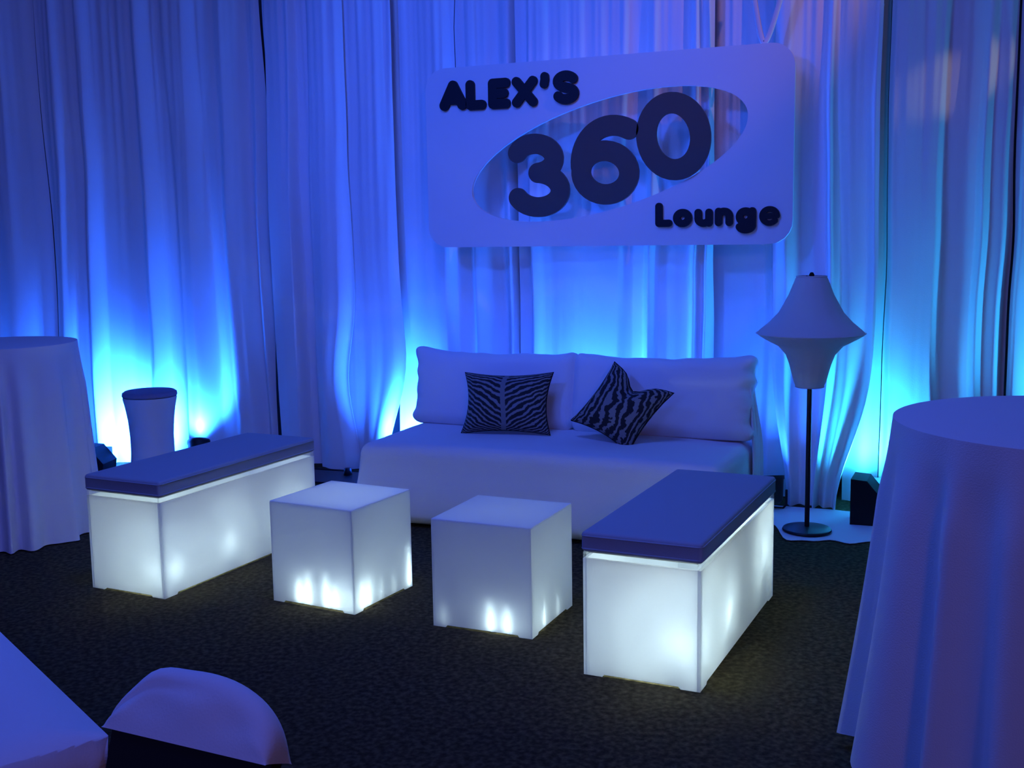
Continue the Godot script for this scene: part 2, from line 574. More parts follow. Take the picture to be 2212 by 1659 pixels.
func emitter(at: Vector3, power: float, tall: float, label: String, group: String) -> void:
	# small electric candle: out of view, tip shaped for flame-like streaks on the panel
	var t := thing("unseen_cone_emitter", label, "emitter", at, 0.0, group)
	var b := MB.new()
	b.lathe(PackedVector2Array([Vector2(0, 0), Vector2(0.012, 0), Vector2(0.012, 0.01), Vector2(0.009, 0.012)]), Vector3.ZERO, 12)
	obj("foot", b, M.board, t)
	var l := MB.new()
	l.lathe(PackedVector2Array([Vector2(0.0, 0.0125), Vector2(0.008, 0.0125), Vector2(0.0095, 0.03), Vector2(0.0085, 0.05), Vector2(0.005, 0.05 + tall * 0.5), Vector2(0.002, 0.05 + tall * 0.85), Vector2(0.0, 0.05 + tall)]), Vector3.ZERO, 12)
	obj("tip", l, glow(LED, 17.0 * power), t)
	omni(t, Vector3(0, 0.04, 0), LED, 0.0015 * power, 0.008)

func bench(at: Vector3, turn: float, pucks: Array, label: String, where: String) -> void:
	# at = near right-hand... corner of the visible sides; box runs -x (width) and -z (length)
	var w := 0.443
	var l := 1.168
	var h := 0.444
	var th := 0.012
	var t := thing("lit_bench", label, "bench", at, turn, "lit frosted acrylic benches")
	panel("side_panel", t, l, h, th, Vector3(0, 0, -l / 2), PI / 2, 0.08, M.acrylic)
	panel("side_panel", t, l, h, th, Vector3(-w, 0, -l / 2), -PI / 2, 0.08, M.acrylic)
	panel("end_panel", t, w - 2 * th - 0.001, h, th, Vector3(-w / 2, 0, 0), 0.0, 0.06, M.acrylic)
	panel("end_panel", t, w - 2 * th - 0.001, h, th, Vector3(-w / 2, 0, -l), PI, 0.06, M.acrylic)
	# clear rim strips that carry the top board
	var rim := MB.new()
	for q in [[Vector3(-0.006, h + 0.012, -l / 2), Vector3(0.012, 0.024, l)], [Vector3(-w + 0.006, h + 0.012, -l / 2), Vector3(0.012, 0.024, l)], [Vector3(-w / 2, h + 0.012, -0.006), Vector3(w - 0.025, 0.024, 0.012)], [Vector3(-w / 2, h + 0.012, -l + 0.006), Vector3(w - 0.025, 0.024, 0.012)]]:
		rim.rbox(q[0], q[1], 0.002, 2)
	obj("rim", rim, M.clear, t)
	var tb := MB.new()
	tb.rbox(Vector3(-w / 2, h + 0.021, -l / 2), Vector3(w - 0.03, 0.005, l - 0.03), 0.001, 2)
	obj("top_board", tb, M.plywood, t)
	var c := thing("bench_cushion", "flat grey-blue fabric cushion on the lit bench " + where, "cushion", at + Basis(Vector3.UP, turn) * Vector3(-w / 2, h + 0.0248, -l / 2), turn, "bench cushions")
	var cb := MB.new()
	cb.rbox(Vector3(0, 0.0375, 0), Vector3(w + 0.012, 0.075, l + 0.012), 0.014, 4, PadBend.new(fold_noise, Vector3(w + 0.012, 0.07, l + 0.012)), 16)
	obj("pad", cb, M.cushion, c)
	var pp := MB.new()
	for yy in [0.012, 0.06]:
		var a := w / 2 + 0.0062
		var bb := l / 2 + 0.0062
		var rr := 0.02
		var path := PackedVector3Array()
		for k in 4:
			var cx: float = [a - rr, -a + rr, -a + rr, a - rr][k]
			var cz: float = [bb - rr, bb - rr, -bb + rr, -bb + rr][k]
			for s in 5:
				var an := PI / 2 * (k + s / 4.0)
				path.append(Vector3(cx + cos(an) * rr, yy, cz + sin(an) * rr))
		path.append(path[0])
		pp.tube(path, 0.0035, 6)
	obj("piping", pp, M.cushion, c)
	for q in pucks:
		bulb_lamp(at + Basis(Vector3.UP, turn) * Vector3(q[0], 0.001, q[1]), q[2], "small round bulb lamp inside the lit bench " + where, "bulb lamps inside the bench " + where, q[3])

func lit_cube(at: Vector3, turn: float, beams: Array, fill: float, label: String, where: String) -> void:
	var w := 0.449
	var h := 0.46
	var th := 0.006
	var t := thing("lit_cube", label, "cube table", at, turn, "lit frosted acrylic cube tables")
	panel("side_panel", t, w, h - th, th, Vector3(0, 0, -w / 2), PI / 2, 0.06, M.acrylic)
	panel("side_panel", t, w, h - th, th, Vector3(-w, 0, -w / 2), -PI / 2, 0.06, M.acrylic)
	panel("side_panel", t, w - 2 * th - 0.001, h - th, th, Vector3(-w / 2, 0, 0), 0, 0.05, M.acrylic)
	panel("side_panel", t, w - 2 * th - 0.001, h - th, th, Vector3(-w / 2, 0, -w), PI, 0.05, M.acrylic)
	var b := MB.new()
	b.rbox(Vector3(-w / 2, h - th / 2, -w / 2), Vector3(w, th, w), 0.003, 2)
	obj("top_panel", b, M.acrylic, t)
	for q in beams:
		# [x, z, power, height] inside the cube, standing on the floor
		emitter(at + Basis(Vector3.UP, turn) * Vector3(q[0], 0.002, q[1]), q[2], q[3], "small unseen candle glowing through the side of the lit cube " + where, "unseen emitters inside the cube " + where)
	bulb_lamp(at + Basis(Vector3.UP, turn) * Vector3(-w / 2, 0.002, -w / 2), fill, "unseen round bulb lamp amid the lit cube " + where)  # lamp out of view, placed to brighten the cube from within

# ------------------------------------------------------------------ sofa and pillows
func make_sofa() -> void:
	var t := thing("sofa", "wide low sofa in a white slipcover with two long back cushions", "sofa", Vector3(-2.32, 0, -5.96))
	var w := 2.09
	var d := 0.92
	var b := MB.new()
	var h := 0.435
	b.rbox(Vector3(0, h / 2 + 0.012, 0), Vector3(w, h, d), 0.07, 5, SeatBend.new(fold_noise, Vector3(w, h, d)), 60)
	obj("seat_cover", b, M.cover, t)
	for k in 2:
		var cw := 1.05
		var ch := 0.47
		var ct := 0.19
		var c := MB.new()
		c.rbox(Vector3.ZERO, Vector3(cw, ch, ct), 0.07, 5, BackBend.new(fold_noise, Vector3(cw, ch, ct), k), 48)
		var o := obj("back_cushion", c, M.cover, t)
		o.position = Vector3(-0.517 + 1.034 * k, 0.675, -0.325)
		o.rotation.x = -0.2
		o.rotation.z = -0.005 if k == 0 else 0.01
	# the slipcover runs from the end cushion down over the seat side
	var s := MB.new()
	var p := PackedVector3Array()
	for i in 20:
		var a := float(i) / 19
		for j in 14:
			var q := float(j) / 13
			var y := lerpf(0.03, 0.83, q)
			p.append(Vector3(1.05 + 0.04 * (1.0 - q) - 0.03 * smoothstep(0.45, 1.0, q) + 0.02 * fold_noise.get_noise_2d(a * 130.0, q * 40.0), y, lerpf(-0.2 - 0.12 * q, -0.45, a)))
	s.sheet(p, 20, 14, 0.006)
	obj("side_cover", s, M.cover, t)

func zebra(style: int) -> StandardMaterial3D:
	var im := Image.create(384, 384, false, Image.FORMAT_RGB8)
	var nz := FastNoiseLite.new()
	nz.seed = 31 + style
	nz.frequency = 0.012
	for y in 384:
		for x in 384:
			var u := (x / 383.0) * 2.0 - 1.0
			var v := 1.0 - (y / 383.0) * 2.0
			var n1 := nz.get_noise_2d(x, y)
			var n2 := nz.get_noise_2d(x * 3.0 + 500.0, y * 3.0)
			var ph := 0.0
			if style == 0:
				ph = v * 6.5 - pow(absf(u), 0.8) * (6.0 - 4.5 * v) + n1 * 0.6 + n2 * 0.12 + (0.5 if u > 0 else 0.0)
			else:
				ph = u * 6.0 + 2.2 * v * v + 1.8 * v + n1 * 0.8 + n2 * 0.15
			var s := sin(ph * TAU * 0.9)
			var w := smoothstep(0.0, 0.4, s)
			if style == 0 and absf(u + 0.02 * sin(v * 4.0)) < 0.035:
				w = 0.85
			var lt := Color(0.22, 0.22, 0.23)
			var dk := Color(0.012, 0.011, 0.014)
			im.set_pixel(x, y, dk.lerp(lt, w).linear_to_srgb())
	var m := StandardMaterial3D.new()
	m.albedo_texture = ImageTexture.create_from_image(im)
	m.roughness = 0.85
	return m

func pillow(size: float, thick: float, m: Material, t: Node3D, chop := 0.0, wide := 1.0, shear := 0.0) -> void:
	var b := MB.new()
	var nn := 41
	for side in [1.0, -1.0]:
		var p := PackedVector3Array()
		for i in nn:
			for j in nn:
				var u := sin((float(i) / (nn - 1) - 0.5) * PI)
				var v := sin((float(j) / (nn - 1) - 0.5) * PI)
				var x := u * (1.0 - 0.13 * (1.0 - v * v) * absf(u))
				var y := v * (1.0 - 0.13 * (1.0 - u * u) * absf(v))
				var z := pow(maxf(0.0, (1.0 - u * u) * (1.0 - v * v)), 0.42)
				if chop > 0:
					var c := exp(-pow(u / 0.34, 2.0)) * smoothstep(-0.1, 1.0, v)
					y -= chop * c
					z *= 1.0 - 0.35 * c
				p.append(Vector3((x * wide + y * shear) * size / 2, y * size / 2, side * z * thick / 2))
		b.grid(p, nn, nn, false, side < 0)
	var uvs := b.uv
	for k in uvs.size():
		uvs[k] = Vector2(uvs[k].x, 1.0 - uvs[k].y)
	b.uv = uvs
	obj("case", b, m, t)
	var e := MB.new()
	var path := PackedVector3Array()
	for k in 4:
		for s in 12:
			var a := lerpf(-1.0, 1.0, s / 12.0)
			var u: float = [a, 1.0, -a, -1.0][k]
			var v: float = [-1.0, a, 1.0, -a][k]
			var y := v * (1.0 - 0.13 * (1.0 - u * u) * absf(v))
			if chop > 0:
				y -= chop * exp(-pow(u / 0.34, 2.0)) * smoothstep(-0.1, 1.0, v)
			path.append(Vector3((u * (1.0 - 0.13 * (1.0 - v * v) * absf(u)) * wide + y * shear) * size / 2, y * size / 2, 0))
	path.append(path[0])
	e.tube(path, 0.004, 6)
	obj("seam", e, M.matte_black, t)

func make_pillows() -> void:
	var a := thing("zebra_pillow", "zebra striped throw pillow standing upright on the white sofa", "pillow", Vector3(-2.65, 0.635, -6.02), 0.0, "zebra striped throw pillows on the sofa")
	pillow(0.5, 0.15, zebra(0), a)
	a.rotation = Vector3(-0.3, 0.05, 0.03)
	a.scale = Vector3(1.1, 0.73, 1.0)
	var b := thing("zebra_pillow", "zebra striped throw pillow tilted on its corner with a dented top edge", "pillow", Vector3(-1.935, 0.655, -5.965), 0.0, "zebra striped throw pillows on the sofa")
	pillow(0.405, 0.18, zebra(1), b, 0.36, 1.0, 0.16)
	b.rotation = Vector3(-0.34, -0.1, -0.4)

# ------------------------------------------------------------------ sign
func arc(c: Vector2, r: Vector2, a0: float, a1: float, n := 14) -> PackedVector2Array:
	var p := PackedVector2Array()
	for k in n + 1:
		var a := deg_to_rad(lerpf(a0, a1, float(k) / n))
		p.append(c + Vector2(cos(a) * r.x, sin(a) * r.y))
	return p

# centre lines of each character in a unit box
func strokes(s: String) -> Array:
	match s:
		"A":
			return [PackedVector2Array([Vector2(0, 0), Vector2(0.5, 1), Vector2(1, 0)]), PackedVector2Array([Vector2(0.22, 0.3), Vector2(0.78, 0.3)])]
		"L":
			return [PackedVector2Array([Vector2(0, 1), Vector2(0, 0), Vector2(1, 0)])]
		"E":
			return [PackedVector2Array([Vector2(1, 1), Vector2(0, 1), Vector2(0, 0), Vector2(1, 0)]), PackedVector2Array([Vector2(0, 0.5), Vector2(0.85, 0.5)])]
		"X":
			return [PackedVector2Array([Vector2(0, 0), Vector2(1, 1)]), PackedVector2Array([Vector2(0, 1), Vector2(1, 0)])]
		"'":
			return [PackedVector2Array([Vector2(0.8, 1), Vector2(0.9, 0.6), Vector2(0.2, 0)])]
		"S":
			var p := arc(Vector2(0.5, 0.76), Vector2(0.48, 0.24), 25, 250)
			p.append_array(arc(Vector2(0.5, 0.24), Vector2(0.5, 0.24), 75, -155))
			return [p]
		"o":
			return [arc(Vector2(0.5, 0.5), Vector2(0.5, 0.5), 0, 360, 28)]
		"u":
			var p := PackedVector2Array([Vector2(0, 1)])
			p.append_array(arc(Vector2(0.5, 0.42), Vector2(0.5, 0.42), 180, 360))
			p.append(Vector2(1, 1))
			return [p, PackedVector2Array([Vector2(1, 0.5), Vector2(1, 0)])]
		"n":
			var p := PackedVector2Array([Vector2(0, 0)])
			p.append_array(arc(Vector2(0.5, 0.58), Vector2(0.5, 0.42), 180, 0))
			p.append(Vector2(1, 0))
			return [p, PackedVector2Array([Vector2(0, 0.5), Vector2(0, 1)])]
		"g":
			var p := PackedVector2Array([Vector2(1, 1), Vector2(1, 0.25)])
			p.append_array(arc(Vector2(0.5, 0.22), Vector2(0.5, 0.22), 0, -165))
			return [arc(Vector2(0.48, 0.7), Vector2(0.46, 0.3), 0, 360, 28), p]
		"e":
			var p := PackedVector2Array([Vector2(0.05, 0.5), Vector2(1, 0.52)])
			p.append_array(arc(Vector2(0.5, 0.5), Vector2(0.5, 0.5), 8, 318, 28))
			return [p]
		"3":
			return [arc(Vector2(0.5, 0.77), Vector2(0.42, 0.23), 155, -85, 20), arc(Vector2(0.5, 0.27), Vector2(0.5, 0.27), 85, -155, 22)]
		"6":
			var p := arc(Vector2(0.72, 0.42), Vector2(0.72, 0.58), 62, 180, 16)
			return [p, arc(Vector2(0.5, 0.32), Vector2(0.5, 0.32), 0, 360, 30)]
	return [arc(Vector2(0.5, 0.5), Vector2(0.5, 0.5), 0, 360, 36)]

# one solid character with round stroke ends, filling the box
func glyph(s: String, parent: Node, m: Material, box: Rect2, z: float, depth: float, r: float, called: String, slant := 0.0) -> void:
	var outers: Array = []
	var holes: Array = []
	for st in strokes(s):
		var line := PackedVector2Array()
		for q in st:
			line.append((box.position + Vector2.ONE * r + q * (box.size - Vector2.ONE * 2.0 * r) + Vector2(slant * (q.y - 0.5), 0)) * 1000.0)
		var parts: Array = []
		var cuts: Array = []
		for poly in Geometry2D.offset_polyline(line, r * 1000.0, Geometry2D.JOIN_ROUND, Geometry2D.END_ROUND):
			if Geometry2D.is_polygon_clockwise(poly):
				cuts.append(poly)
			else:
				parts.append(poly)
		for poly in parts:
			var kept: Array = []
			for h in holes:
				for e in Geometry2D.clip_polygons(h, poly):
					kept.append(e)
			holes = kept
			var merged: PackedVector2Array = poly
			var rest: Array = []
			for o in outers:
				var outs: Array = []
				for e in Geometry2D.merge_polygons(o, merged):
					if Geometry2D.is_polygon_clockwise(e):
						holes.append(e)
					else:
						outs.append(e)
				if outs.size() == 1:
					merged = outs[0]
				else:
					rest.append(o)
			rest.append(merged)
			outers = rest
		holes.append_array(cuts)
	var mb := MB.new()
	for o in outers:
		var pieces: Array = [o]
		for h in holes:
			var mid := Vector2.ZERO
			for q in h:
				mid += q / h.size()
			var next: Array = []
			for piece in pieces:
				for half in [PackedVector2Array([Vector2(-9999, -9999), Vector2(mid.x, -9999), Vector2(mid.x, 9999), Vector2(-9999, 9999)]), PackedVector2Array([Vector2(mid.x, -9999), Vector2(9999, -9999), Vector2(9999, 9999), Vector2(mid.x, 9999)])]:
					for e in Geometry2D.intersect_polygons(piece, half):
						for f in Geometry2D.clip_polygons(e, h):
							next.append(f)
			pieces = next
		for piece in pieces:
			var t := Geometry2D.triangulate_polygon(piece)
			for k in range(0, t.size(), 3):
				var a: Vector2 = piece[t[k]] / 1000.0
				var b: Vector2 = piece[t[k + 1]] / 1000.0
				var c: Vector2 = piece[t[k + 2]] / 1000.0
				if (b - a).cross(c - a) < 0:
					var sw := b
					b = c
					c = sw
				mb.tri(Vector3(a.x, a.y, z + depth), Vector3(b.x, b.y, z + depth), Vector3(c.x, c.y, z + depth))
				mb.tri(Vector3(a.x, a.y, z), Vector3(c.x, c.y, z), Vector3(b.x, b.y, z))
	var walls: Array = outers.duplicate()
	walls.append_array(holes)
	for o in walls:
		for k in o.size():
			var a: Vector2 = o[k] / 1000.0
			var b: Vector2 = o[(k + 1) % o.size()] / 1000.0
			mb.quad(Vector3(a.x, a.y, z), Vector3(b.x, b.y, z), Vector3(b.x, b.y, z + depth), Vector3(a.x, a.y, z + depth))
	obj(called, mb, m, parent)

func make_sign() -> void:
	var c := Vector3(-2.2625, 2.0825, -6.56)
	var t := thing("hanging_sign", "large white rounded board sign with oval cut-out and dark lettering hung before the drape", "sign", c)
	var hw := 1.1425
	var hh := 0.5525
	var rc := 0.13
	var th := 0.025
	var ec := Vector2(0.026, -0.024)
	var ea := 0.884
	var eb := 0.319
	var ang := deg_to_rad(14.2)
	var nseg := 240
	var inner := PackedVector2Array()
	var outer := PackedVector2Array()
	for k in nseg:
		var a := TAU * k / nseg
		# even steps about the oval, in the oval's own squeeze
		var q := Vector2(cos(a) * ea, sin(a) * eb).rotated(ang)
		inner.append(ec + q)
		var dir := q.normalized()
		var lo := 0.0
		var hi := 3.0
		for s in 30:
			var mid := (lo + hi) / 2
			var r := (ec + dir * mid).abs() - Vector2(hw - rc, hh - rc)
			var sd := Vector2(maxf(r.x, 0), maxf(r.y, 0)).length() + minf(maxf(r.x, r.y), 0.0) - rc
			if sd < 0:
				lo = mid
			else:
				hi = mid
		outer.append(ec + dir * lo)
	var b := MB.new()
	for k in nseg:
		var j := (k + 1) % nseg
		var i0 := Vector3(inner[k].x, inner[k].y, th / 2)
		var i1 := Vector3(inner[j].x, inner[j].y, th / 2)
		var o0 := Vector3(outer[k].x, outer[k].y, th / 2)
		var o1 := Vector3(outer[j].x, outer[j].y, th / 2)
		var back := Vector3(0, 0, -th)
		b.quad(i0, o0, o1, i1)
		b.quad(i1 + back, o1 + back, o0 + back, i0 + back)
		b.quad(o0, o0 + back, o1 + back, o1)
		b.quad(i1, i1 + back, i0 + back, i0)
	obj("board", b, M.board, t)
	var z := th / 2 + 0.001
	for q in [["A", -1.037, 0.292, 0.187, 0.18, 0.032], ["L", -0.855, 0.287, 0.135, 0.18, 0.029], ["E", -0.703, 0.286, 0.145, 0.18, 0.029], ["X", -0.545, 0.286, 0.165, 0.18, 0.029], ["'", -0.364, 0.388, 0.06, 0.095, 0.026], ["S", -0.28, 0.288, 0.165, 0.195, 0.029]]:
		glyph(q[0], t, M.letter, Rect2(q[1], q[2], q[3], q[4]), z, 0.02, q[5], "letter")
	for q in [["L", 0.355, -0.446, 0.1, 0.14, 0.021], ["o", 0.461, -0.449, 0.112, 0.105, 0.021], ["u", 0.588, -0.449, 0.105, 0.103, 0.021], ["n", 0.707, -0.447, 0.103, 0.105, 0.021], ["g", 0.826, -0.49, 0.115, 0.147, 0.021], ["e", 0.96, -0.449, 0.115, 0.11, 0.0155]]:
		glyph(q[0], t, M.letter, Rect2(q[1], q[2], q[3], q[4]), z, 0.02, q[5], "letter")
	for q in [["3", -0.60, -0.375, 0.415, 0.5], ["6", -0.17, -0.31, 0.42, 0.52], ["0", 0.24, -0.18, 0.44, 0.5]]:
		glyph(q[0], t, M.digit, Rect2(q[1], q[2], q[3], q[4]), z, 0.02, 0.06, "digit", -0.03)
	# looped cloth strap that carries the upper corner
	var s := MB.new()
	var path := PackedVector3Array()
	for k in 25:
		var a := lerpf(-1.0, 1.0, k / 24.0)
		path.append(Vector3(0.985 + 0.13 * a * (0.75 + 0.25 * a * a) - 0.02 * (1 - a * a), 0.56 + 0.5 * pow(absf(a), 1.7), -0.02 - 0.05 * absf(a)))
	s.tube(path, 0.016, 8, 0.5)
	obj("hanging_strap", s, M.cloth, t)
	var s2 := MB.new()
	s2.tube(PackedVector3Array([Vector3(-0.95, 0.54, -0.03), Vector3(-0.955, 0.8, -0.03), Vector3(-0.955, 1.06, -0.06)]), 0.0025, 6)
	obj("hanging_wire", s2, M.steel, t)

# ------------------------------------------------------------------ lamp
func make_lamp() -> void:
	var t := thing("floor_lamp", "unlit floor lamp with a flared white lantern shade on a thin dark pole", "lamp", Vector3(-0.94, 0.012, -6.1))
	var b := MB.new()
	b.lathe(PackedVector2Array([Vector2(0, 0), Vector2(0.125, 0), Vector2(0.13, 0.005), Vector2(0.125, 0.014), Vector2(0.04, 0.022), Vector2(0.0, 0.024)]), Vector3.ZERO, 40)
	obj("base", b, M.steel, t)
	var p := MB.new()
	p.lathe(PackedVector2Array([Vector2(0.0, 0.02), Vector2(0.013, 0.02), Vector2(0.013, 0.8), Vector2(0.013, 1.355), Vector2(0, 1.355)]), Vector3.ZERO, 16)
	obj("pole", p, M.steel, t)
	var f := MB.new()
	f.lathe(PackedVector2Array([Vector2(0, 1.355), Vector2(0.012, 1.358), Vector2(0.014, 1.366), Vector2(0.008, 1.378), Vector2(0, 1.38)]), Vector3.ZERO, 16)
	obj("finial", f, M.matte_black, t)
	# shade: stretched skin between three rings
	var keys := [[0.775, 0.071], [0.81, 0.084], [0.90, 0.108], [0.95, 0.127], [0.995, 0.166], [1.032, 0.236], [1.052, 0.268], [1.062, 0.276], [1.078, 0.262], [1.12, 0.212], [1.17, 0.166], [1.26, 0.117], [1.345, 0.083], [1.362, 0.074]]
	var pr := PackedVector2Array()
	for k in keys.size() - 1:
		for s in 3:
			pr.append(Vector2(lerpf(keys[k][1], keys[k + 1][1], s / 3.0), lerpf(keys[k][0], keys[k + 1][0], s / 3.0)))
	pr.append(Vector2(0.074, 1.362))
	var pts := PackedVector3Array()
	var seg := 56
	for i in seg:
		var a := -TAU * i / seg
		for q in pr:
			var r := q.x * (1.0 + 0.008 * cos(a * 14.0))
			pts.append(Vector3(cos(a) * r, q.y, sin(a) * r))
	var sh := MB.new()
	sh.sheet(pts, seg, pr.size(), 0.003, true)
	var shade := obj("shade", sh, M.shade, t)
	for q in [[0.779, 0.0735], [1.062, 0.279], [1.358, 0.0775]]:
		var ring := MB.new()
		var path := PackedVector3Array()
		for k in 41:
			var a := TAU * k / 40
			path.append(Vector3(cos(a) * q[1], q[0], sin(a) * q[1]))
		ring.tube(path, 0.0028, 6)
		obj("ring", ring, M.shade, shade)
	var sp := MB.new()
	for k in 3:
		var a := TAU * k / 3
		sp.tube(PackedVector3Array([Vector3(0, 1.352, 0), Vector3(cos(a) * 0.076, 1.357, sin(a) * 0.076)]), 0.003, 6)
	obj("spider", sp, M.steel, t)

# ------------------------------------------------------------------ tables and stool
func draped_table(at: Vector3, r: float, h: float, hem: float, folds: int, seed_: int, label: String, lean: float) -> void:
	var t := thing("cocktail_table", label, "table", at)
	var tb := MB.new()
	tb.lathe(PackedVector2Array([Vector2(0, h - 0.03), Vector2(r - 0.006, h - 0.03), Vector2(r - 0.003, h - 0.018), Vector2(r - 0.006, h - 0.008), Vector2(0, h - 0.008)]), Vector3.ZERO, 48)
	obj("tabletop", tb, M.board, t)
	var pl := MB.new()
	pl.lathe(PackedVector2Array([Vector2(0, 0), Vector2(0.22, 0), Vector2(0.22, 0.012), Vector2(0.04, 0.03), Vector2(0.035, h - 0.032), Vector2(0, h - 0.032)]), Vector3.ZERO, 24)
	obj("pedestal", pl, M.steel, t)
	var seg := 220
	var p := PackedVector3Array()
	var nv := 46
	for i in seg:
		var a := -TAU * i / seg
		for j in nv:
			# bottom (hem) to the rim, then in to the middle
			var q := Vector3.ZERO
			var s := float(j) / (nv - 10)
			if s <= 1.0:
				var y := lerpf(0.008 + lean * 1.3 * exp(-pow(wrapf(-a - (PI + 0.32), -PI, PI) / 0.3, 2.0)), h - 0.012, s)
				var down := 1.0 - s
				var f := 0.5 + 0.5 * sin(a * folds + 1.6 * fold_noise.get_noise_2d(cos(a) * 60.0 + seed_ * 50.0, sin(a) * 60.0) * 3.0)
				f = pow(f, 1.4)
				var rr := r + 0.004 + (hem - r) * pow(down, 1.25) * (0.35 + 0.65 * f) + 0.03 * f * smoothstep(0.0, 0.25, down) - 0.012 * smoothstep(0.0, 0.2, down)
				rr += lean * exp(-pow(wrapf(-a - (PI + 0.32), -PI, PI) / 0.35, 2.0)) * pow(down, 1.5)
				q = Vector3(cos(a) * rr, y, sin(a) * rr)
				if s > 0.97:
					q.y = h - 0.004
					q.x = cos(a) * (r + 0.001)
					q.z = sin(a) * (r + 0.001)
			else:
				var k := float(j - (nv - 10)) / 9.0
				q = Vector3(cos(a) * r * (1.0 - k) * 0.985, h, sin(a) * r * (1.0 - k) * 0.985)
			p.append(q)
	var c := MB.new()
	c.sheet(p, seg, nv, 0.0035, true)
	obj("tablecloth", c, M.cloth, t)

func make_tables() -> void:
	draped_table(Vector3(-5.05, 0, -4.59), 0.405, 1.07, 0.47, 17, 1, "tall round table in a floor length white cloth behind the far lit bench", 0.0)
	draped_table(Vector3(0.21, 0, -3.62), 0.515, 1.07, 0.6, 17, 2, "tall round table whose flared white cloth spreads on the carpet beside the near lit bench", 0.05)
	# hourglass stool in a stretch cover
	var t := thing("hourglass_stool", "small hourglass stool in a white stretch cover with a dark top", "stool", Vector3(-4.865, 0, -5.55))
	var b := MB.new()
	b.lathe(PackedVector2Array([Vector2(0.158, 0.004), Vector2(0.155, 0.06), Vector2(0.142, 0.16), Vector2(0.131, 0.3), Vector2(0.131, 0.4), Vector2(0.138, 0.5), Vector2(0.150, 0.58), Vector2(0.162, 0.635), Vector2(0.161, 0.645)]), Vector3.ZERO, 40)
	obj("cover", b, M.spandex, t)
	var c := MB.new()
	c.lathe(PackedVector2Array([Vector2(0, 0.645), Vector2(0.160, 0.645), Vector2(0.166, 0.655), Vector2(0.164, 0.672), Vector2(0.150, 0.682), Vector2(0, 0.69)]), Vector3.ZERO, 40)
	obj("seat_pad", c, M.stool_top, t)

